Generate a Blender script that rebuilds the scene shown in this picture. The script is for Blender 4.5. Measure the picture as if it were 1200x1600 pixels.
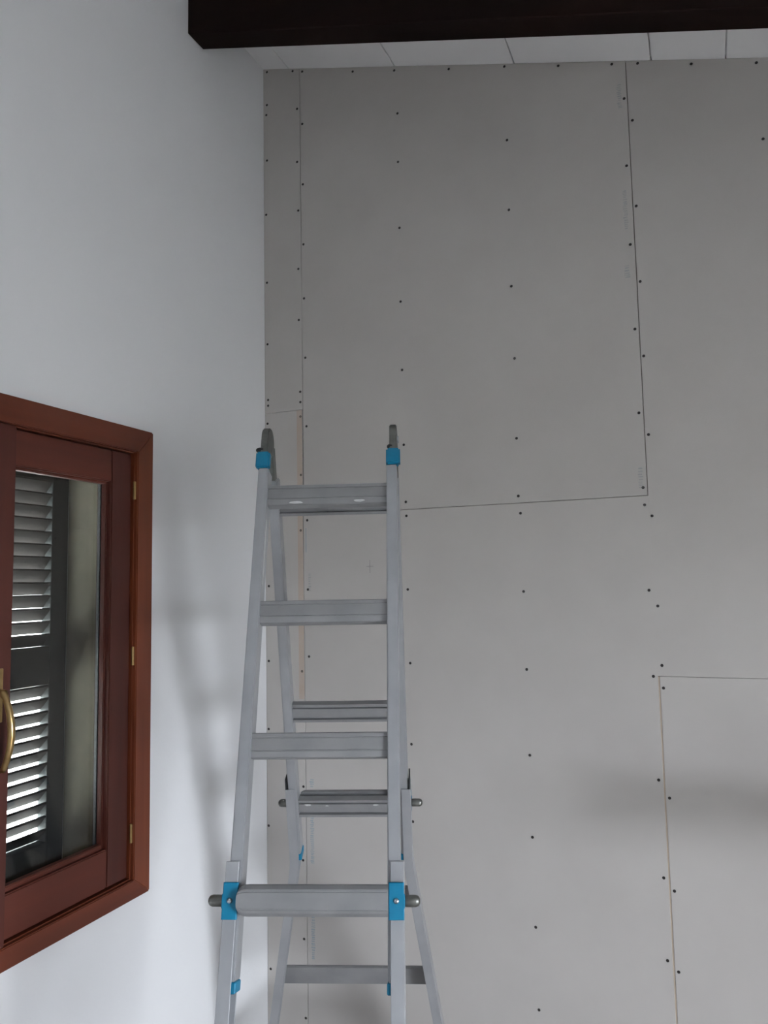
import bpy, bmesh, math, random
from mathutils import Vector, Matrix

# ------------------------------------------------------------------ clear
for o in list(bpy.data.objects):
    bpy.data.objects.remove(o, do_unlink=True)
scene = bpy.context.scene
C = scene.collection
random.seed(4)

# ------------------------------------------------------------------ camera
CAM_Z = 1.62
F_PX = 1215.24
YAW, PITCH, ROLL = 0.389952, 0.094253, -0.019543
cy, sy = math.cos(YAW), math.sin(YAW)
ct, st = math.cos(PITCH), math.sin(PITCH)
fw = Vector((-sy * ct, cy * ct, st))
rt = Vector((cy, sy, 0))
up = rt.cross(fw)
rt2 = rt * math.cos(ROLL) + up * math.sin(ROLL)
up2 = up * math.cos(ROLL) - rt * math.sin(ROLL)
cam_data = bpy.data.cameras.new('camera')
cam_data.sensor_fit = 'VERTICAL'
cam_data.sensor_height = 36.0
cam_data.lens = F_PX / 1600 * 36.0
cam_data.clip_start = 0.02
cam = bpy.data.objects.new('camera', cam_data)
M = Matrix((rt2, up2, -fw)).transposed().to_4x4()
M.translation = Vector((0, 0, CAM_Z))
cam.matrix_world = M
C.objects.link(cam)
scene.camera = cam

# ------------------------------------------------------------------ room measures (metres)
LX = -1.515          # left wall plane
RX = 2.50            # right wall plane
FY = 2.515           # face of the plasterboard wall
NY = -2.20           # wall behind the camera
WT = 0.27            # thickness of the outer walls
def ceil_z(x):       # the ceiling falls to the right
    return CAM_Z + 2.044 - 0.264 * (x + 1.5087)
DOOR_Y0, DOOR_Y1, DOOR_H = -0.50, 0.75, 2.15
BLOCK_Z = 1.78        # lower edge of the light-blocking panel added in the doorway

# ------------------------------------------------------------------ world, daylight, exposure
world = bpy.data.worlds.new('overcast_sky')
scene.world = world
world.use_nodes = True
bg = world.node_tree.nodes['Background']
bg.inputs['Color'].default_value = (0.90, 0.945, 1.0, 1)
bg.inputs['Strength'].default_value = 1.0

pl = bpy.data.lights.new('daylight_portal', 'AREA')   # guides the sampling of daylight through the glazed door
pl.shape = 'RECTANGLE'
pl.size = DOOR_H
pl.size_y = DOOR_Y1 - DOOR_Y0
pl.cycles.is_portal = True
po = bpy.data.objects.new('daylight_portal', pl)
po.location = (RX + WT + 0.01, (DOOR_Y0 + DOOR_Y1) / 2, DOOR_H / 2)
po.rotation_euler = (0, math.radians(90), 0)
C.objects.link(po)

vs = scene.view_settings
vs.view_transform = 'Standard'
vs.look = 'None'
vs.gamma = 1.0
vs.use_curve_mapping = False
vs.exposure = 5.78

# ------------------------------------------------------------------ materials
def srgb(r, g, b):
    f = lambda c: (c / 255 / 12.92) if c / 255 <= 0.04045 else ((c / 255 + 0.055) / 1.055) ** 2.4
    return (f(r), f(g), f(b), 1)

def mat(name, col, rough=0.6, metal=0.0, noise=None, bump=None, stretch=None, spec=0.5):
    m = bpy.data.materials.new(name)
    m.use_nodes = True
    nt = m.node_tree
    b = nt.nodes['Principled BSDF']
    b.inputs['Base Color'].default_value = col
    b.inputs['Roughness'].default_value = rough
    b.inputs['Metallic'].default_value = metal
    b.inputs['Specular IOR Level'].default_value = spec
    tc = nt.nodes.new('ShaderNodeTexCoord')
    mp = nt.nodes.new('ShaderNodeMapping')
    nt.links.new(tc.outputs['Object'], mp.inputs['Vector'])
    if stretch:
        mp.inputs['Scale'].default_value = stretch
    if noise:
        scale, col2, lo, hi = noise
        n = nt.nodes.new('ShaderNodeTexNoise')
        n.inputs['Scale'].default_value = scale
        n.inputs['Detail'].default_value = 5
        nt.links.new(mp.outputs['Vector'], n.inputs['Vector'])
        r = nt.nodes.new('ShaderNodeValToRGB')
        r.color_ramp.elements[0].position = lo
        r.color_ramp.elements[1].position = hi
        r.color_ramp.elements[0].color = col
        r.color_ramp.elements[1].color = col2
        nt.links.new(n.outputs['Fac'], r.inputs['Fac'])
        nt.links.new(r.outputs['Color'], b.inputs['Base Color'])
    if bump:
        bs, st_, dist = bump
        n2 = nt.nodes.new('ShaderNodeTexNoise')
        n2.inputs['Scale'].default_value = bs
        n2.inputs['Detail'].default_value = 4
        nt.links.new(mp.outputs['Vector'], n2.inputs['Vector'])
        bp = nt.nodes.new('ShaderNodeBump')
        bp.inputs['Strength'].default_value = st_
        bp.inputs['Distance'].default_value = dist
        nt.links.new(n2.outputs['Fac'], bp.inputs['Height'])
        nt.links.new(bp.outputs['Normal'], b.inputs['Normal'])
    return m

def glass_mat(name, tint):
    m = bpy.data.materials.new(name)
    m.use_nodes = True
    nt = m.node_tree
    nt.nodes.clear()
    out = nt.nodes.new('ShaderNodeOutputMaterial')
    tr = nt.nodes.new('ShaderNodeBsdfTransparent'); tr.inputs['Color'].default_value = tint
    gl = nt.nodes.new('ShaderNodeBsdfGlossy'); gl.inputs['Roughness'].default_value = 0.015
    ge = nt.nodes.new('ShaderNodeNewGeometry')
    dot = nt.nodes.new('ShaderNodeVectorMath'); dot.operation = 'DOT_PRODUCT'
    nt.links.new(ge.outputs['Normal'], dot.inputs[0]); nt.links.new(ge.outputs['Incoming'], dot.inputs[1])
    def mth(op, a, b=None):
        n = nt.nodes.new('ShaderNodeMath'); n.operation = op
        for i, v in enumerate((a, b)):
            if v is None:
                continue
            if isinstance(v, (int, float)):
                n.inputs[i].default_value = v
            else:
                nt.links.new(v, n.inputs[i])
        return n.outputs[0]
    k = mth('SUBTRACT', 1.0, mth('ABSOLUTE', dot.outputs['Value']))
    fres = mth('ADD', 0.04, mth('MULTIPLY', 0.96, mth('POWER', k, 5.0)))
    mx = nt.nodes.new('ShaderNodeMixShader')
    nt.links.new(fres, mx.inputs[0])
    nt.links.new(tr.outputs[0], mx.inputs[1])
    nt.links.new(gl.outputs[0], mx.inputs[2])
    nt.links.new(mx.outputs[0], out.inputs[0])
    return m

MT = {
    'plaster': mat('white_wall_paint', (0.72, 0.732, 0.743, 1), 0.9, noise=(2.5, (0.74, 0.75, 0.76, 1), 0.35, 0.7), bump=(90, 0.12, 0.003), spec=0.2),
    'board': mat('plasterboard_paper', srgb(184, 181, 177), 0.9, noise=(5, srgb(189, 186, 182), 0.3, 0.7), bump=(220, 0.08, 0.001), spec=0.15),
    'stud': mat('brown_stud_cavity', srgb(112, 100, 88), 0.9, noise=(12, srgb(122, 110, 98), 0.3, 0.7)),
    'tan': mat('tan_board_edge', srgb(187, 175, 164), 0.9, noise=(25, srgb(185, 170, 156), 0.35, 0.7), spec=0.1),
    'filler': mat('tan_joint_filler', srgb(190, 176, 158), 0.9, noise=(25, srgb(178, 164, 148), 0.35, 0.7), spec=0.1),
    'stamp': mat('faded_blue_ink', srgb(160, 163, 165), 0.9, noise=(60, srgb(176, 174, 172), 0.35, 0.65), spec=0.1),
    'blueink': mat('blue_marker_ink', srgb(148, 164, 174), 0.9, noise=(50, srgb(166, 172, 176), 0.35, 0.65), spec=0.1),
    'pencil': mat('pencil_line', srgb(146, 142, 142), 0.9, noise=(60, srgb(166, 162, 160), 0.35, 0.65), spec=0.1),
    'screw': mat('black_screw', srgb(38, 36, 36), 0.5, 0.3, noise=(300, srgb(58, 54, 52), 0.4, 0.7)),
    'ceil': mat('white_ceiling_board', (0.88, 0.885, 0.89, 1), 0.8, noise=(4, (0.90, 0.90, 0.905, 1), 0.3, 0.7), spec=0.2),
    'beam': mat('dark_stained_beam', srgb(25, 17, 15), 0.8, noise=(9, srgb(36, 22, 18), 0.3, 0.75), bump=(30, 0.25, 0.004), stretch=(0.12, 1, 1), spec=0.1),
    'wood_v': mat('varnished_wood_upright', srgb(122, 62, 36), 0.38, noise=(22, srgb(96, 45, 27), 0.3, 0.75), bump=(40, 0.12, 0.002), stretch=(1, 1, 0.06)),
    'wood_h': mat('varnished_wood_rail', srgb(108, 52, 31), 0.42, noise=(22, srgb(84, 38, 24), 0.3, 0.75), bump=(40, 0.12, 0.002), stretch=(1, 0.06, 1)),
    'sash_v': mat('dark_varnished_upright', srgb(82, 36, 25), 0.5, noise=(22, srgb(66, 29, 21), 0.3, 0.75), bump=(40, 0.12, 0.002), stretch=(1, 1, 0.06)),
    'sash_h': mat('dark_varnished_rail', srgb(94, 42, 28), 0.5, noise=(22, srgb(76, 34, 23), 0.3, 0.75), bump=(40, 0.12, 0.002), stretch=(1, 0.06, 1)),
    'brass': mat('brass', srgb(196, 168, 118), 0.3, 1.0, noise=(60, srgb(178, 150, 100), 0.35, 0.7)),
    'shutter': mat('grey_shutter_paint', srgb(74, 80, 80), 0.6, noise=(18, srgb(64, 70, 70), 0.3, 0.7)),
    'slat': mat('dark_grey_slat', srgb(80, 75, 72), 0.7, noise=(18, srgb(68, 64, 62), 0.3, 0.7)),
    'spacer': mat('aluminium_spacer', srgb(190, 195, 200), 0.3, 1.0, noise=(80, srgb(170, 175, 180), 0.35, 0.7)),
    'seal': mat('grey_glazing_spacer', srgb(120, 124, 126), 0.5, 0.4, noise=(80, srgb(104, 108, 110), 0.35, 0.7)),
    'alu': mat('brushed_aluminium', srgb(170, 173, 176), 0.34, 0.40, noise=(14, srgb(157, 160, 164), 0.3, 0.75), bump=(160, 0.04, 0.001)),
    'alu_rung': mat('ribbed_aluminium', srgb(150, 151, 152), 0.45, 0.40, noise=(16, srgb(136, 138, 140), 0.3, 0.75), bump=(120, 0.05, 0.001)),
    'steel': mat('dull_steel', srgb(132, 134, 130), 0.4, 0.85, noise=(40, srgb(104, 106, 102), 0.3, 0.75)),
    'blue': mat('blue_plastic', srgb(0, 122, 158), 0.45, noise=(30, srgb(0, 112, 148), 0.3, 0.7)),
    'black': mat('black_plastic', srgb(34, 36, 38), 0.5, noise=(40, srgb(48, 50, 52), 0.3, 0.7)),
    'paint': mat('white_paint_splash', srgb(204, 206, 206), 0.7, noise=(60, srgb(190, 192, 192), 0.3, 0.7)),
    'render': mat('beige_render', srgb(158, 154, 138), 0.9, noise=(30, srgb(144, 140, 126), 0.3, 0.7), bump=(120, 0.2, 0.003), spec=0.1),
    'plank': mat('rough_pine_plank', srgb(168, 140, 104), 0.8, noise=(14, srgb(146, 118, 84), 0.3, 0.7), stretch=(0.1, 1, 1)),
    'floor': mat('terracotta_floor', srgb(186, 178, 172), 0.5, noise=(6, srgb(172, 165, 160), 0.3, 0.7)),
    'ground': mat('grey_earth_ground', srgb(166, 164, 160), 0.9, noise=(3, srgb(152, 151, 148), 0.3, 0.7)),
    'glass': glass_mat('window_glass', (0.835, 0.845, 0.838, 1)),
    'clear': glass_mat('door_glass', (0.93, 0.93, 0.94, 1)),
}

# ------------------------------------------------------------------ helpers
def link(name, me, material, parent=None, loc=(0, 0, 0)):
    o = bpy.data.objects.new(name, me)
    if material is not None and len(me.materials) == 0:
        me.materials.append(material)
    o.location = loc
    C.objects.link(o)
    if parent:
        o.parent = parent
    return o

def obj(name, bm, material, parent=None, smooth=False, bevel=0.0, seg=2):
    bmesh.ops.recalc_face_normals(bm, faces=bm.faces[:])
    if bevel:
        es = [e for e in bm.edges if len(e.link_faces) == 2 and e.calc_face_angle(0) > 0.5]
        bmesh.ops.bevel(bm, geom=es, offset=bevel, segments=seg, affect='EDGES', clamp_overlap=True)
    me = bpy.data.meshes.new(name)
    bm.to_mesh(me)
    bm.free()
    if smooth:
        for p in me.polygons:
            p.use_smooth = True
    return link(name, me, material, parent)

IDENT = lambda a, b, c: Vector((a, b, c))

def add_box(bm, x0, x1, y0, y1, z0, z1, f=IDENT):
    v = [bm.verts.new(f(x, y, z)) for x in (x0, x1) for y in (y0, y1) for z in (z0, z1)]
    for q in ((0, 1, 3, 2), (4, 6, 7, 5), (0, 4, 5, 1), (2, 3, 7, 6), (0, 2, 6, 4), (1, 5, 7, 3)):
        bm.faces.new([v[i] for i in q])
    return bm

def box(x0, x1, y0, y1, z0, z1, f=IDENT):
    return add_box(bmesh.new(), x0, x1, y0, y1, z0, z1, f)

def add_loft(bm, rings, cap=True):
    vr = [[bm.verts.new(p) for p in r] for r in rings]
    n = len(vr[0])
    for a, b in zip(vr[:-1], vr[1:]):
        for i in range(n):
            bm.faces.new((a[i], a[(i + 1) % n], b[(i + 1) % n], b[i]))
    if cap:
        bm.faces.new(vr[0][::-1])
        bm.faces.new(vr[-1])
    return bm

def tube(path, r, seg=12):
    bm = bmesh.new()
    rings = []
    for i, p in enumerate(path):
        p = Vector(p)
        d = (Vector(path[min(i + 1, len(path) - 1)]) - Vector(path[max(i - 1, 0)])).normalized()
        a = d.orthogonal().normalized() if abs(d.y) > 0.95 else d.cross(Vector((0, 1, 0))).normalized()
        b = d.cross(a)
        rr = r[i] if isinstance(r, (list, tuple)) else r
        rings.append([p + (a * math.cos(t) + b * math.sin(t)) * rr for t in [2 * math.pi * k / seg for k in range(seg)]])
    return add_loft(bm, rings)

def tag(o, label, cat, kind=None, group=None):
    o['label'] = label
    o['category'] = cat
    if kind:
        o['kind'] = kind
    if group:
        o['group'] = group
    return o

def empty(name, loc):
    o = bpy.data.objects.new(name, None)
    o.empty_display_size = 0.1
    o.location = loc
    C.objects.link(o)
    return o

# ------------------------------------------------------------------ setting: floor, ground, walls
tag(obj('floor', box(LX - 0.02, RX + 0.02, NY - 0.02, FY + 0.1, -0.12, 0), MT['floor']), 'plain brownish floor of the room under the ladder', 'floor', 'structure')
tag(obj('ground', box(-40, 40, -40, 40, -0.40, -0.13), MT['ground']), 'grey earth ground outside beyond the shuttered window', 'ground', 'structure')

# dark slab added over the glazed door so only low daylight enters
tag(obj('porch_roof', box(RX + WT + 0.001, RX + 2.8, -6.0, 4.5, 2.36, 2.50), MT['beam']), 'dark porch roof outside over the glazed door', 'roof', 'structure')

# left wall with the window opening
WIN_Y0, WIN_Y1 = 0.816, 1.784
WIN_Z0, WIN_Z1 = CAM_Z - 0.792, CAM_Z + 0.398
bm = bmesh.new()
top = ceil_z(LX) + 0.05
x0, x1 = LX - WT, LX
add_box(bm, x0, x1, NY - 0.1, WIN_Y0, -0.12, top)
add_box(bm, x0, x1, WIN_Y1, FY + 0.1, -0.12, top)
add_box(bm, x0, x1, WIN_Y0, WIN_Y1, -0.12, WIN_Z0)
add_box(bm, x0, x1, WIN_Y0, WIN_Y1, WIN_Z1, top)
tag(obj('wall_left', bm, MT['plaster']), 'smooth white painted wall holding the brown wooden window', 'wall', 'structure')

# right wall with the glazed door that lets the daylight in
bm = bmesh.new()
top = ceil_z(RX) + 0.05
add_box(bm, RX, RX + WT, NY - 0.1, DOOR_Y0, -0.12, top)
add_box(bm, RX, RX + WT, DOOR_Y1, FY + 0.1, -0.12, top)
add_box(bm, RX, RX + WT, DOOR_Y0, DOOR_Y1, DOOR_H, top)
tag(obj('wall_right', bm, MT['plaster']), 'white painted wall holding the glazed door', 'wall', 'structure')

# wall behind the camera
def slope_wall(y0, y1, xa, xb, zlo, extra=0.05):
    b = bmesh.new()
    ring = lambda y: [Vector((xa, y, zlo)), Vector((xb, y, zlo)), Vector((xb, y, ceil_z(xb) + extra)), Vector((xa, y, ceil_z(xa) + extra))]
    return add_loft(b, [ring(y0), ring(y1)])
tag(obj('wall_rear', slope_wall(NY - 0.1, NY, LX, RX, -0.12), MT['plaster']), 'white painted wall facing the plasterboard wall', 'wall', 'structure')

# ------------------------------------------------------------------ far wall: stud backing + plasterboards + screws
BT = 0.0125
wall_far = tag(obj('wall_far', slope_wall(FY + BT, FY + 0.1, LX, RX, -0.12), MT['stud']), 'unfinished grey plasterboard wall with dark screw heads', 'wall', 'structure')

def board(xa, xb, z0, z1a=None, z1b=None):
    z1a = ceil_z(xa) - 0.001 if z1a is None else CAM_Z + z1a
    z1b = ceil_z(xb) - 0.001 if z1b is None else CAM_Z + z1b
    z0 = 0.004 if z0 is None else CAM_Z + z0
    b = bmesh.new()
    ring = lambda y: [Vector((xa, y, z0)), Vector((xb, y, z0)), Vector((xb, y, z1b)), Vector((xa, y, z1a))]
    add_loft(b, [ring(FY), ring(FY + BT)])
    return obj('plasterboard', b, MT['board'], wall_far, bevel=0.0007, seg=1)

boards = [
    (-1.514, -1.3525, 0.6575, 3), (-1.514, -1.3550, -1.62, 0.6561),
    (-1.3511, -0.1540, 0.2616, 3), (-1.3532, -0.1510, -1.62, 0.2600),
    (-0.1520, 1.0460, -0.2880, 3), (-0.1462, 1.0460, -1.62, -0.2890),
    (1.0485, 2.2460, 0.2620, 3), (1.0485, 2.2460, -1.62, 0.2600),
    (2.2485, 2.4990, -0.2870, 3), (2.2485, 2.4990, -1.62, -0.2895),
]
bobj = []
for xa, xb, z0, z1 in boards:
    if z1 == 3:
        bobj.append(board(xa, xb, z0))
    else:
        bobj.append(board(xa, xb, None if z0 < -1.6 else z0, z1, z1))

# bare tan edge along the narrow lower board, tan filler in the lower joint on the right
obj('bare_edge', box(-1.3775, -1.3558, FY - 0.0006, FY, CAM_Z - 0.40, CAM_Z + 0.655), MT['tan'], bobj[1])
obj('joint_filler', box(-0.1508, -0.1464, FY + 0.0015, FY + BT, 0.004, CAM_Z - 0.29), MT['filler'], bobj[5])

screws = [(-1.497,2.028),(-1.382,2.000),(-1.340,1.986),(-1.126,1.925),(-0.959,1.882),(-0.751,1.828),(-0.551,1.780),(-0.368,1.730),(-0.196,1.686),(-0.116,1.666),(0.043,1.618),(0.226,1.569),(-1.498,1.891),(-1.501,1.850),(-1.364,1.840),(-1.342,1.773),(-0.950,1.713),(-0.551,1.512),(-0.163,1.558),(-0.141,1.478),(0.230,1.323),(-1.499,1.662),(-1.366,1.625),(-1.342,1.530),(-0.952,1.528),(-0.166,1.330),(-0.143,1.190),(-1.504,1.442),(-1.363,1.430),(-1.342,1.292),(-0.553,1.263),(-0.167,1.067),(-1.502,1.169),(-1.365,1.200),(-1.342,1.081),(-0.952,1.279),(-0.554,0.995),(-0.143,0.941),(-1.501,0.926),(-1.365,1.001),(-1.339,0.852),(-0.954,1.006),(-0.552,0.746),(-0.166,0.790),(-0.144,0.700),(-1.500,0.709),(-1.500,0.687),(-1.362,0.725),(-1.362,0.686),(-1.362,0.631),(-1.337,0.592),(-1.503,0.618),(-0.954,0.757),(-0.954,0.489),(-0.555,0.476),(-0.167,0.521),(-0.142,0.450),(-1.362,0.412),(-0.951,0.288),(-0.556,0.284),(-0.551,0.227),(-0.166,0.286),(-0.164,0.232),(-0.144,0.197),(-0.950,0.239),(-1.338,0.243),(-1.365,0.207),(-1.338,-0.009),(-1.501,0.006),(-0.951,-0.015),(-0.550,-0.028),(-0.164,-0.030),(-0.141,-0.078),(-1.503,-0.268),(-1.336,-0.249),(-1.365,-0.302),(-0.948,-0.265),(-0.549,-0.277),(-0.138,-0.256),(-0.164,-0.289),(-0.137,-0.323),(-1.505,-0.513),(-0.950,-0.535),(-0.549,-0.546),(-0.164,-0.594),(-0.136,-0.644),(-1.364,-0.706),(-1.507,-0.854),(-0.951,-0.788),(-0.550,-0.798),(-0.164,-0.875),(-0.136,-0.909),(-1.368,-0.959),(-0.550,-1.069),(-1.367,-1.224),(-1.341,-1.315),(-1.502,-1.345),(-0.165,-1.108),(-0.136,-1.135),(-1.363,-1.485),(-0.549,-1.313)]
bm = bmesh.new()
prof = [(0.0048, 0.0), (0.0044, -0.0007), (0.0018, -0.0009), (0.0012, -0.0003)]
rings = [[Vector((r * math.cos(2 * math.pi * k / 8), y, r * math.sin(2 * math.pi * k / 8))) for k in range(8)] for r, y in prof]
add_loft(bm, rings)
bmesh.ops.recalc_face_normals(bm, faces=bm.faces[:])
screw_me = bpy.data.meshes.new('screw')
bm.to_mesh(screw_me); bm.free()
for sx, sz in screws:
    par = wall_far
    for (xa, xb, z0, z1), o in zip(boards, bobj):
        if xa <= sx <= xb and z0 <= sz <= z1:
            par = o
    link('screw', screw_me, MT['screw'], par, (sx, FY, CAM_Z + sz))

# faded factory stamps printed along the board edges (too blurred to read), marker and pencil lines
def stamp(parent, x, z0, z1, material, w=0.016):
    b = bmesh.new()
    z = z0
    rnd = random.Random(int(abs(z0) * 1000))
    while z < z1:
        h = 0.004 + rnd.random() * 0.006
        a, c = x - w / 2 * (0.5 + rnd.random() * 0.5), x + w / 2 * (0.5 + rnd.random() * 0.5)
        add_box(b, a, c, FY - 0.0004, FY, CAM_Z + z, CAM_Z + min(z + h * 0.5, z1))
        z += h
    obj('printed_stamp', b, material, parent)
stamp(bobj[2], -0.178, 1.530, 1.610, MT['stamp'])
stamp(bobj[2], -0.176, 1.120, 1.250, MT['stamp'])
stamp(bobj[2], -0.181, 0.960, 1.000, MT['stamp'], 0.020)
stamp(bobj[2], -0.172, 0.285, 0.350, MT['stamp'])
stamp(bobj[3], -1.331, -0.705, -0.675, MT['blueink'], 0.018)
stamp(bobj[3], -1.331, -0.965, -0.780, MT['blueink'])
stamp(bobj[3], -1.331, -1.285, -1.130, MT['blueink'])
stamp(bobj[3], -1.331, -0.015, 0.050, MT['stamp'], 0.012)
obj('marker_line', box(-1.3455, -1.3425, FY - 0.0004, FY, CAM_Z + 0.125, CAM_Z + 0.215), MT['blueink'], bobj[3])
obj('pencil_mark', box(-1.0925, -1.0905, FY - 0.0004, FY, CAM_Z + 0.045, CAM_Z + 0.090), MT['pencil'], bobj[3])
obj('pencil_mark', box(-1.105, -1.078, FY - 0.0004, FY, CAM_Z + 0.067, CAM_Z + 0.069), MT['pencil'], bobj[3])

# ------------------------------------------------------------------ ceiling boards and roof beam
SL = 0.264
def slope_slab(xa, xb, ya, yb, dz0, dz1, f=ceil_z):
    b = bmesh.new()
    ring = lambda y: [Vector((xa, y, f(xa) + dz0)), Vector((xb, y, f(xb) + dz0)), Vector((xb, y, f(xb) + dz1)), Vector((xa, y, f(xa) + dz1))]
    return add_loft(b, [ring(ya), ring(yb)])
ceiling = tag(obj('ceiling', slope_slab(LX - 0.2, RX + 0.2, NY - 0.1, FY + 0.1, 0.02, 0.12), MT['ceil']), 'sloping ceiling of white boards above the dark beam', 'ceiling', 'structure')
joints = [LX - 0.1, -1.401, -0.959, -0.517, -0.075, 0.142, 0.584, 1.026, 1.468, 1.910, 2.352, RX + 0.1]
for xa, xb in zip(joints[:-1], joints[1:]):
    g, ch = (0.0012, 0.0022)
    b = bmesh.new()
    c_ = lambda x, d: ceil_z(x) + d
    ring = lambda y: [Vector((x, y, c_(x, d))) for x, d in ((xa + g + ch, 0), (xb - g - ch, 0), (xb - g, 0.003), (xb - g, 0.02), (xa + g, 0.02), (xa + g, 0.003))]
    add_loft(b, [ring(NY), ring(FY + 0.02)])
    obj('ceiling_board', b, MT['ceil'], ceiling)

BEAM_Y0, BEAM_Y1 = 2.030, 2.117
def beam_z(x):
    return CAM_Z + 1.862 - SL * (x + 1.515)
b = bmesh.new()
ring = lambda x: [Vector((x, BEAM_Y0, beam_z(x))), Vector((x, BEAM_Y1, beam_z(x))), Vector((x, BEAM_Y1, ceil_z(x))), Vector((x, BEAM_Y0, ceil_z(x)))]
add_loft(b, [ring(LX), ring(RX)])
tag(obj('roof_beam', b, MT['beam'], bevel=0.003, seg=1), 'dark stained wooden beam under the white sloping ceiling', 'beam', 'structure')

# ------------------------------------------------------------------ window in the left wall
win = tag(empty('window_1', (LX, (WIN_Y0 + WIN_Y1) / 2, WIN_Z0)), 'brown varnished wooden casement window with brass handle in the white wall', 'window', 'structure')
WO = Vector(win.location)
def wf(a, b_, c):    # (proud of the wall, along the wall, height above the sill line) -> local
    return Vector((a, b_ - WO.y, c - WO.z))
OY0, OY1 = 0.749, 1.851
OZ0, OZ1 = CAM_Z - 0.843, CAM_Z + 0.4655
PR = 0.018
def mitred(name, quad, mname, d0=-0.002, d1=PR):
    b = bmesh.new()
    add_loft(b, [[wf(d0, y, z) for y, z in quad], [wf(d1, y, z) for y, z in quad]])
    return obj(name, b, MT[mname], win, bevel=0.0025, seg=2)
IY0, IY1, IZ0, IZ1 = WIN_Y0, WIN_Y1, WIN_Z0, WIN_Z1
mitred('casing_head', [(OY0, OZ1), (OY1, OZ1), (IY1, IZ1), (IY0, IZ1)], 'wood_h')
mitred('casing_sill', [(OY0, OZ0), (OY1, OZ0), (IY1, IZ0), (IY0, IZ0)], 'wood_h')
mitred('casing_jamb', [(OY1, OZ0), (OY1, OZ1), (IY1, IZ1), (IY1, IZ0)], 'wood_v')
mitred('casing_jamb', [(OY0, OZ0), (OY0, OZ1), (IY0, IZ1), (IY0, IZ0)], 'wood_v')

MID = (WIN_Y0 + WIN_Y1) / 2
# unpainted beige render lining the opening outside the frame
for q in ((IY1 - 0.006, IY1 - 0.0005, IZ0, IZ1), (IY0 + 0.0005, IY0 + 0.006, IZ0, IZ1), (IY0 + 0.006, IY1 - 0.006, IZ1 - 0.006, IZ1 - 0.0005), (IY0 + 0.006, IY1 - 0.006, IZ0 + 0.0005, IZ0 + 0.006)):
    rv = obj('reveal', box(-0.232, -0.086, q[0], q[1], q[2], q[3], wf), MT['render'], win)
    rv['label'] = 'beige rendered reveal of the window'
# fixed frame lining the opening behind the leaves
for nm, q, m_ in (('frame_jamb', (IY1 - 0.030, IY1 - 0.0005, IZ0, IZ1), 'wood_v'), ('frame_jamb', (IY0 + 0.0005, IY0 + 0.030, IZ0, IZ1), 'wood_v'),
                  ('frame_head', (IY0 + 0.03, IY1 - 0.03, IZ1 - 0.030, IZ1 - 0.0005), 'wood_h'), ('frame_sill', (IY0 + 0.03, IY1 - 0.03, IZ0 + 0.0005, IZ0 + 0.030), 'wood_h')):
    obj(nm, box(-0.085, -0.054, q[0], q[1], q[2], q[3], wf), MT[m_], win, bevel=0.002, seg=1)
    if nm == 'frame_jamb':
        obj('frame_lip', box(-0.054, 0.006, (IY1 - 0.0035) if q[0] > 1 else IY0 + 0.0005, (IY1 - 0.0005) if q[0] > 1 else IY0 + 0.0035, IZ0, IZ1, wf), MT[m_], win)
    else:
        obj('frame_lip', box(-0.054, 0.006, IY0 + 0.004, IY1 - 0.004, (IZ1 - 0.0035) if q[2] > 1.5 else IZ0 + 0.0005, (IZ1 - 0.0005) if q[2] > 1.5 else IZ0 + 0.0035, wf), MT[m_], win)
def sash(ya, yb, sgn):
    """one casement leaf between ya (meeting side) and yb (hinge side); sgn = +1 leaf far from the camera"""
    e = bpy.data.objects.new('sash', None)
    e.empty_display_size = 0.05
    C.objects.link(e); e.parent = win
    G = 0.0075
    lo, hi = (ya, yb - G) if sgn > 0 else (yb + G, ya)
    z0, z1 = WIN_Z0 + G, WIN_Z1 - G
    D0, D1 = -0.052, 0.001
    SW, MW, TR, BR = 0.080, 0.060, 0.088, 0.100
    gl, gh = (lo + MW, hi - SW) if sgn > 0 else (lo + SW, hi - MW)
    gz0, gz1 = z0 + BR, z1 - TR
    P = lambda n, y0_, y1_, a, c, m_, d0=D0, d1=D1, bev=0.003: obj(n, box(d0, d1, y0_, y1_, a, c, wf), MT[m_], e, bevel=bev, seg=2)
    P('stile', lo, gl, z0, z1, 'sash_v'); P('stile', gh, hi, z0, z1, 'sash_v')
    P('rail', gl, gh, gz1, z1, 'sash_h'); P('rail', gl, gh, z0, gz0, 'sash_h')
    # glazing beads, a step back from the face
    bw = 0.013
    P('bead', gl, gl + bw, gz0, gz1, 'sash_v', -0.030, -0.008, 0.002); P('bead', gh - bw * 0.5, gh, gz0, gz1, 'sash_v', -0.030, -0.012, 0.002)
    P('bead', gl + bw, gh - bw * 0.5, gz1 - bw * 0.5, gz1, 'sash_h', -0.030, -0.010, 0.002); P('bead', gl + bw, gh - bw * 0.5, gz0, gz0 + bw, 'sash_h', -0.030, -0.010, 0.002)
    # metal spacer of the glazing
    b = bmesh.new()
    s = 0.004
    for q in ((gl, gl + s, gz0, gz1), (gh - s, gh, gz0, gz1), (gl + s, gh - s, gz1 - s, gz1), (gl + s, gh - s, gz0, gz0 + s)):
        add_box(b, -0.0442, -0.0352, q[0], q[1], q[2], q[3], wf)
    obj('spacer', b, MT['seal'], e)
    for d_ in (-0.032, -0.0445):
        obj('pane', box(d_ - 0.003, d_, gl, gh, gz0, gz1, wf), MT['glass'], e)
    hy = yb - 0.002 * sgn
    for hz in (0.286, -0.184, -0.668):
        zz = CAM_Z + hz
        hb = tube([wf(0.008, hy, zz - 0.026), wf(0.008, hy, zz - 0.0245), wf(0.008, hy, zz + 0.0245), wf(0.008, hy, zz + 0.026)], [0.003, 0.0042, 0.0042, 0.003], 12)
        h = obj('hinge', hb, MT['brass'], e, smooth=False)
        h['label'] = 'brass barrel hinge'
    return e
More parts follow.
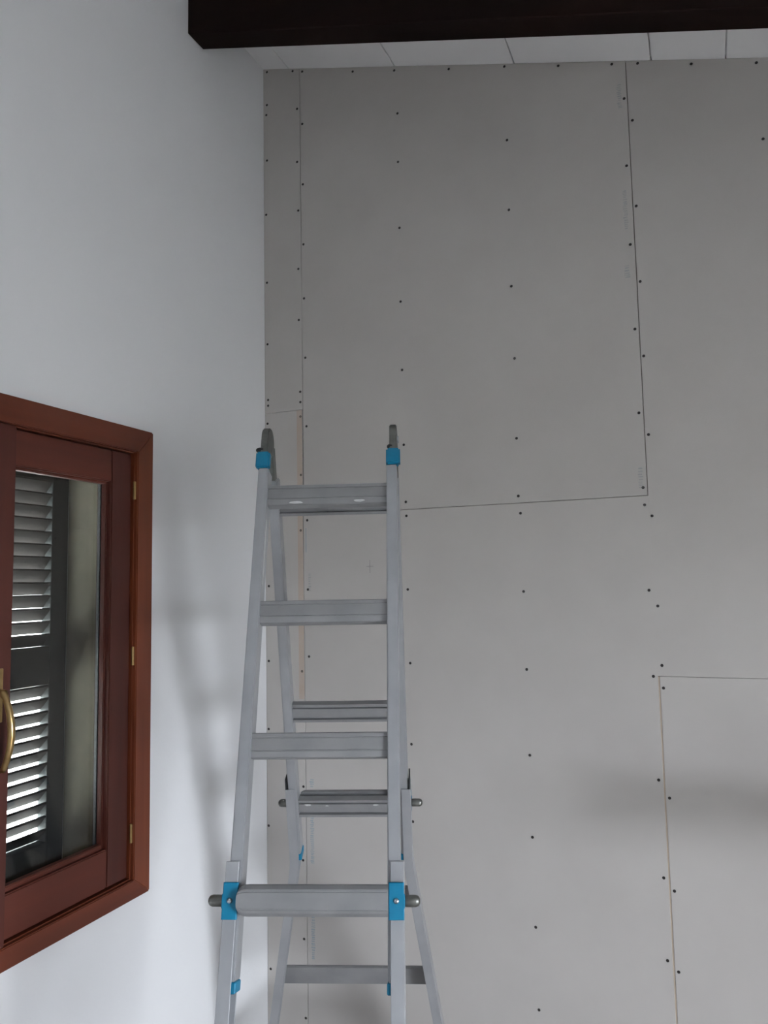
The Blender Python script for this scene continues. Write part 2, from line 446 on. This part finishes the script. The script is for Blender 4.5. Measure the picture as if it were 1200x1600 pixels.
s_far = sash(MID, WIN_Y1, 1)
s_near = sash(MID, WIN_Y0, -1)
# cover strip over the meeting stiles, carried by the near leaf, with the brass lever handle
obj('cover_strip', box(0.001, 0.028, MID - 0.040, 1.349, WIN_Z0 + 0.006, WIN_Z1 - 0.006, wf), MT['sash_v'], s_near, bevel=0.004, seg=2)
hy = 1.314
path = []
for i in range(15):
    t = i / 14
    z = CAM_Z - 0.235 - 0.160 * t
    dx = 0.034 + 0.036 * math.sin(math.pi * (0.12 + 0.80 * t)) ** 0.8
    path.append(wf(dx, hy, z))
hb = tube([wf(0.028, hy, CAM_Z - 0.225), wf(0.045, hy, CAM_Z - 0.226)] + path, [0.011, 0.010] + [0.0085 - 0.003 * abs(i / 14 - 0.45) for i in range(15)], 14)
h = obj('handle', hb, MT['brass'], s_near, smooth=True); h['label'] = 'curved brass lever handle'
h = obj('handle_plate', box(0.028, 0.032, hy - 0.009, hy + 0.009, CAM_Z - 0.29, CAM_Z - 0.17, wf), MT['brass'], s_near, bevel=0.0012)
h['label'] = 'brass handle plate'

# ------------------------------------------------------------------ louvred shutter outside the window
SX = LX - WT                        # outer face of the wall
sh_z0, sh_z1 = WIN_Z0 + 0.012, WIN_Z1 - 0.004
slat_cache = {}
def shutter(y0, y1, label):
    e = tag(empty('louvred_shutter', (SX, (y0 + y1) / 2, sh_z0)), label, 'shutter', group='shutter leaves outside the window')
    O = Vector(e.location)
    f = lambda a, b_, c: Vector((a, b_ - O.y, c - O.z))
    xa, xb = -0.004, 0.032
    SWD = 0.062
    P = lambda n, ya, yb, za, zb: obj(n, box(xa, xb, ya, yb, za, zb, f), MT['shutter'], e, bevel=0.002, seg=1)
    P('stile', y0, y0 + SWD, sh_z0, sh_z1); P('stile', y1 - SWD, y1, sh_z0, sh_z1)
    mz0, mz1 = CAM_Z - 0.262, CAM_Z - 0.155
    bz = CAM_Z - 0.697
    P('rail', y0 + SWD, y1 - SWD, mz0, mz1); P('rail', y0 + SWD, y1 - SWD, sh_z0, bz); P('rail', y0 + SWD, y1 - SWD, sh_z1 - 0.07, sh_z1)
    w, th = 0.043, 0.007
    key = round(y1 - y0, 3)
    if key not in slat_cache:
        b = bmesh.new()
        hl = (y1 - y0) / 2 - SWD
        pr = [(-w / 2, -th / 2), (w / 2, -th / 2), (w / 2, th / 2), (-w / 2, th / 2)]
        rr = lambda y: [Vector((p, y, q)) for p, q in pr]
        add_loft(b, [rr(-hl), rr(hl)])
        bmesh.ops.recalc_face_normals(b, faces=b.faces[:])
        me = bpy.data.meshes.new('slat'); b.to_mesh(me); b.free()
        slat_cache[key] = me
    for za, zb in ((bz, mz0), (mz1, sh_z1 - 0.07)):
        n = round((zb - za) / 0.0367)
        p = (zb - za) / n
        for i in range(n):
            sl = link('slat', slat_cache[key], MT['slat'], e, f(0.014, (y0 + y1) / 2, za + (i + 0.5) * p))
            # inner edge high, outer edge low; the upper slats are turned nearly shut
            sl.rotation_euler.y = -math.radians(44.5 + random.uniform(-0.6, 0.6) if zb < CAM_Z - 0.2 else 47.5 + random.uniform(-2.0, 1.5))
    return e
shutter(MID + 0.002, WIN_Y1 - 0.0006, 'grey louvred shutter leaf seen through the glass of the window')
shutter(WIN_Y0 + 0.0006, MID - 0.002, 'grey louvred shutter leaf behind the sash with the brass handle')

# ------------------------------------------------------------------ glazed door in the right wall
door = tag(empty('door_1', (RX, (DOOR_Y0 + DOOR_Y1) / 2, 0)), 'glazed wooden door letting daylight in from the right', 'door', 'structure')
DO = Vector(door.location)
df = lambda a, b_, c: Vector((a - DO.x, b_ - DO.y, c - DO.z))
def dpart(n, xa, xb, ya, yb, za, zb, m_, bev=0.003):
    return obj(n, box(xa, xb, ya, yb, za, zb, df), MT[m_], door, bevel=bev, seg=1)
fx0, fx1 = RX + 0.01, RX + 0.08
dpart('jamb', fx0, fx1, DOOR_Y0 + 0.001, DOOR_Y0 + 0.05, 0, DOOR_H - 0.001, 'wood_v'); dpart('jamb', fx0, fx1, DOOR_Y1 - 0.05, DOOR_Y1 - 0.001, 0, DOOR_H - 0.001, 'wood_v')
dpart('head', fx0, fx1, DOOR_Y0 + 0.05, DOOR_Y1 - 0.05, DOOR_H - 0.05, DOOR_H - 0.001, 'wood_h')
ly0, ly1, lz0, lz1 = DOOR_Y0 + 0.052, DOOR_Y1 - 0.052, 0.006, DOOR_H - 0.052
dpart('stile', fx0 + 0.01, fx1 - 0.01, ly0, ly0 + 0.05, lz0, lz1, 'wood_v'); dpart('stile', fx0 + 0.01, fx1 - 0.01, ly1 - 0.05, ly1, lz0, lz1, 'wood_v')
dpart('rail', fx0 + 0.01, fx1 - 0.01, ly0 + 0.05, ly1 - 0.05, lz0, lz0 + 0.10, 'wood_h'); dpart('rail', fx0 + 0.01, fx1 - 0.01, ly0 + 0.05, ly1 - 0.05, lz1 - 0.06, lz1, 'wood_h')
dpart('pane', RX + 0.043, RX + 0.047, ly0 + 0.05, ly1 - 0.05, lz0 + 0.10, lz1 - 0.06, 'clear', 0)
dpart('roller_shutter', RX + 0.12, RX + 0.15, DOOR_Y0 + 0.001, DOOR_Y1 - 0.001, BLOCK_Z, DOOR_H - 0.001, 'shutter', 0)  # panel added across the top of the doorway to cut the upper daylight

# ------------------------------------------------------------------ telescopic ladder
HX, HY, HZ = -0.8192, 1.6573, 0.3326 + CAM_Z
PSI = 0.3374
ALPHA = {-1: 0.3226, 1: 0.3044}      # lean of the front and of the rear half
ladder = tag(empty('telescopic_ladder', (HX, HY, 0)), 'aluminium telescopic folding ladder with blue plastic fittings beside the white wall', 'ladder')
ladder.rotation_euler = (0, 0, PSI)
RUNG0, RS, HW = 0.1322, 0.28, 0.150
N0 = {-1: 0.0075, 1: 0.0478}
T0 = {-1: 0.0, 1: 0.017}        # centre of the rail depth off the hinge plane
ND = 0.0225
FLH, FLS = {-1: 1.205, 1: 1.135}, 0.135              # the outer rails flare from here on

def half_map(s):
    sa, ca = math.sin(ALPHA[s]), math.cos(ALPHA[s])
    n0, t0 = N0[s], T0[s]
    return lambda u, t, n: Vector((u, s * (sa * (t + t0) + ca * (n + n0)), HZ - ca * (t + t0) + sa * (n + n0)))

def flare(t, k=1.0):
    d = t - FL0
    return k * (0 if d <= -0.03 else (FLS * d if d >= 0.03 else FLS * (d + 0.03) ** 2 / 0.12))

def rung_bm(f, t0, hl, prof):
    b = bmesh.new()
    return add_loft(b, [[f(u, t0 + t, n) for t, n in prof] for u in (-hl, hl)])

INNER = [(-0.025, 0.011), (-0.023, 0.014), (-0.016, 0.014), (-0.0155, 0.0115), (-0.0135, 0.0115), (-0.013, 0.0130), (0.009, 0.0130), (0.0095, 0.0110), (0.0115, 0.0110), (0.012, 0.0125), (0.023, 0.009), (0.025, 0.006),
         (0.025, -0.012), (0.018, -0.012), (0.018, -0.001), (0.0115, -0.001), (0.0115, -0.009), (-0.0115, -0.009), (-0.0115, -0.001), (-0.018, -0.001), (-0.018, -0.012), (-0.025, -0.012)]
OUTER = [(-0.027, 0.034), (-0.0255, 0.040), (-0.019, 0.047), (-0.0165, 0.0475), (-0.016, 0.0465), (-0.014, 0.0465), (-0.0135, 0.0485), (0.0135, 0.0485), (0.014, 0.0465), (0.016, 0.0465), (0.0165, 0.0475), (0.021, 0.045), (0.0265, 0.038), (0.027, 0.034),
         (0.027, 0.0275), (-0.027, 0.0275)]

def pin_bm(f, u0, u1, t, n, r):
    b = bmesh.new()
    d = 1 if u1 > u0 else -1
    st_ = [(u0, r * 0.9), (u0 + d * 0.004, r), (u1 - d * 0.008, r), (u1 - d * 0.003, r * 0.82), (u1, r * 0.4)]
    rings = [[f(u, t + rr * math.cos(2 * math.pi * k / 20), n + rr * math.sin(2 * math.pi * k / 20)) for k in range(20)] for u, rr in st_]
    return add_loft(b, rings)

for s in (-1, 1):
    f = half_map(s)
    FL0 = FLH[s]
    ca = math.cos(ALPHA[s])
    sa = math.sin(ALPHA[s])
    T_END = (HZ - 0.012 + sa * N0[s]) / ca - T0[s]
    for sg in (-1, 1):
        FK = 1.32 if (s > 0 and sg < 0) else 1.0     # one rear leg is bent out a little further
        # inner rail: hollow box section, drawn as a bevelled box
        r = obj('inner_rail', box(sg * (HW - 0.012), sg * (HW + 0.012), 0.066, 1.105, -ND, ND, f), MT['alu'], ladder, bevel=0.0022, seg=2)
        p = obj('end_plug', box(sg * (HW - 0.0135), sg * (HW + 0.012), 1.105, 1.124, -ND, ND, f), MT['blue'], ladder, bevel=0.002, seg=1)
        p['label'] = 'blue plastic plug in the end of the inner rail'
        # blue cap on the outward side of the rail top
        if s < 0:
            b = bmesh.new()
            cu = sg * (HW + 0.0035)
            add_box(b, cu - 0.0165, cu + 0.0165, 0.022, 0.064, 0.004, 0.0255, f)
            c = obj('rail_cap', b, MT['blue'], ladder, bevel=0.004, seg=2)
            c['label'] = 'blue plastic cap'
        # outer rail: channel wrapped round the inner rail, flaring to the foot
        C_IN, C_OUT = 0.024, 0.027
        prof = [(0.1435, C_OUT), (0.1685, C_OUT), (0.1685, -C_OUT), (0.1435, -C_OUT), (0.1435, -C_IN), (0.1655, -C_IN), (0.1655, C_IN), (0.1435, C_IN)]
        ts = [0.906, 1.0, FL0 - 0.03, FL0 - 0.01, FL0 + 0.01, FL0 + 0.03, 1.4, T_END]
        b = bmesh.new()
        add_loft(b, [[f(sg * (u + flare(t, FK)), t, n) for u, n in prof] for t in ts])
        obj('outer_rail', b, MT['alu'], ladder, bevel=0.0009, seg=1)
        # rubber foot
        fu = sg * (0.156 + flare(T_END, FK))
        g0 = f(fu, T_END, 0)
        b = bmesh.new()
        add_box(b, g0.x - 0.020, g0.x + 0.020, g0.y - 0.036, g0.y + 0.036, 0.0, 0.035)
        ft = obj('foot', b, MT['black'], ladder, bevel=0.004, seg=2)
        ft['label'] = 'black rubber foot'
        # lock: blue bracket, bolt and sprung steel pin
        b = bmesh.new()
        ring = lambda n, g_: [f(sg * u, t, n) for u, t in ((0.1405 + g_, 0.942 + g_), (0.1690 - g_, 0.942 + g_), (0.1690 - g_, 0.960), (0.1705 - g_, 0.963), (0.1705 - g_, 0.984), (0.1690 - g_, 0.987), (0.1690 - g_, 1.0045 - g_), (0.1405 + g_, 1.0045 - g_))]
        add_loft(b, [ring(0.0271, 0), ring(0.0330, 0), ring(0.0345, 0.0015)])
        br = obj('lock_bracket', b, MT['blue'], ladder)
        br['label'] = 'blue plastic lock bracket'
        b = bmesh.new()
        add_loft(b, [[f(sg * 0.155 + rr * math.cos(2 * math.pi * k / 14), 0.973 + rr * math.sin(2 * math.pi * k / 14), n) for k in range(14)] for rr, n in ((0.0052, 0.0345), (0.0050, 0.0360), (0.0032, 0.0378), (0.0010, 0.0384))])
        bt = obj('bolt', b, MT['spacer'], br, smooth=True)
        pn = obj('lock_pin', pin_bm(f, sg * 0.1686, sg * 0.1985, 0.9735, 0.018, 0.0105), MT['steel'], ladder, smooth=True)
        pn['label'] = 'grey steel lock pin'
        obj('rail_guide', box(sg * 0.1400, sg * 0.1432, 0.890, 0.920, -C_OUT, -C_OUT + 0.012, f) if s < 0 else box(sg * 0.1640, sg * 0.1675, 0.876, 0.9055, -C_OUT, C_OUT, f), MT['black'], ladder)
    # rungs
    for k in range(4):
        obj('rung', rung_bm(f, RUNG0 + k * RS, HW - 0.012, INNER), MT['alu_rung'], ladder)
    for k in range(3, 7):
        t = RUNG0 + k * RS + ((0, 0.022, 0.008, 0.008)[k - 3] if s > 0 else 0)
        if k == 3:
            b = bmesh.new()
            secs = [(-0.1402, 0.55), (-0.1385, 0.72), (-0.134, 0.88), (-0.127, 0.98), (-0.120, 1.0), (0.120, 1.0), (0.127, 1.0), (0.1385, 1.0), (0.1402, 0.97)]
            add_loft(b, [[f(u, t + tt * kk, n) for tt, n in OUTER] for u, kk in secs])
        else:
            b = bmesh.new()
            add_loft(b, [[f(u, t + tt, n) for tt, n in OUTER] for u in (-0.158 - flare(t, 1.32 if s > 0 else 1.0), 0.158 + flare(t))])
        rg = obj('rung', b, MT['alu_rung'], ladder)

HC = 0.018           # middle of the knuckle between the two halves
# hinges at the top: a round steel knuckle with one arm into each half
for sg in (-1, 1):
    cu = sg * (HW + 0.003)
    b = bmesh.new()
    nseg = 28
    outline = [(HC + 0.037 * math.cos(2 * math.pi * k / nseg), HZ + 0.018 + 0.036 * math.sin(2 * math.pi * k / nseg)) for k in range(nseg)]
    add_loft(b, [[Vector((cu + du, y, z)) for y, z in outline] for du in (-0.0085, 0.0085)])
    hg = obj('hinge', b, MT['steel'], ladder, bevel=0.002, seg=2)
    hg['label'] = 'dull grey steel hinge'
    for s in (-1, 1):
        f = half_map(s)
        obj('hinge_arm', box(cu - 0.0085, cu + 0.0085, (-0.018 if s < 0 else -0.012), 0.085, -0.016, 0.018, f), MT['steel'], hg, bevel=0.002, seg=1)
    f = half_map(-1)
    b = pin_bm(f, cu - sg * 0.0, cu + (-0.020 if sg < 0 else -0.014), 0.013, 0.012, 0.0065)
    obj('hinge_pin', b, MT['black'], hg, smooth=True)
    b = pin_bm(lambda u, t, n: Vector((u, HC + t, HZ + 0.018 + n)), cu + sg * 0.0085, cu + sg * 0.0115, 0, 0, 0.009)
    obj('rivet', b, MT['spacer'], hg)

# ------------------------------------------------------------------ plank on two trestles, added out of view to shade the plasterboard
PK_X0, PK_X1, PK_Y0, PK_Y1, PK_Z = 0.25, 1.78, 1.95, 2.15, 0.985
tag(obj('scaffold_plank', box(PK_X0, PK_X1, PK_Y0, PK_Y1, PK_Z, PK_Z + 0.09), MT['plank'], bevel=0.003, seg=1), 'thick pine plank lying across two sawhorses', 'plank')
for i, sx in enumerate((1.05, 1.62)):
    hs = tag(empty('sawhorse', (sx, (PK_Y0 + PK_Y1) / 2, 0)), ['wooden sawhorse under the middle of the plank', 'wooden sawhorse under the far end of the plank'][i], 'sawhorse', group='sawhorses under the plank')
    obj('top_beam', box(-0.035, 0.035, -0.20, 0.20, PK_Z - 0.08, PK_Z), MT['plank'], hs, bevel=0.003, seg=1)
    for ax in (-1, 1):
        for ay in (-1, 1):
            b = bmesh.new()
            add_loft(b, [[Vector((ax * (0.16 * (1 - k) + 0.036 * k) + px, ay * (0.21 - 0.05 * k) + py, (PK_Z - 0.03) * k)) for px, py in ((-0.012, -0.03), (0.012, -0.03), (0.012, 0.03), (-0.012, 0.03))] for k in (0, 1)])
            obj('leg', b, MT['plank'], hs)

# white paint left on the ladder
f = half_map(-1)
def blob(name, fm, pts, n0_, n1_):
    b = bmesh.new()
    add_loft(b, [[fm(p[0], p[1], n0_) for p in pts], [fm(p[0], p[1], n1_) for p in pts]])
    obj(name, b, MT['paint'], ladder)
side = lambda n, t, u: f(-(HW - 0.012) + u, t, n)
blob('paint_smear', side, [(0.004, 0.195), (0.010, 0.190), (0.012, 0.230), (0.009, 0.300), (0.010, 0.345), (0.004, 0.350), (0.002, 0.300), (0.004, 0.240)], 0.0, 0.0005)
fr_ = half_map(1)
rnd = random.Random(3)
for u, t, r in ((-0.112, 0.962, 0.009), (0.012, 0.954, 0.006), (0.072, 0.963, 0.007), (-0.06, 0.965, 0.004)):
    pts = [(u + r * (0.8 + 0.5 * rnd.random()) * math.cos(2 * math.pi * k / 9), t + 0.35 * r * (0.8 + 0.4 * rnd.random()) * math.sin(2 * math.pi * k / 9)) for k in range(9)]
    blob('paint_spot', fr_, pts, -0.0090, -0.0096)
for u, t, r in ((-0.07, RUNG0 + 0.019, 0.012), (0.075, RUNG0 + 0.018, 0.010)):
    pts = [(u + r * (0.8 + 0.9 * rnd.random()) * math.cos(2 * math.pi * k / 9), t + 0.3 * r * (0.8 + 0.4 * rnd.random()) * math.sin(2 * math.pi * k / 9)) for k in range(9)]
    blob('paint_spot', f, pts, 0.0085, 0.0114)
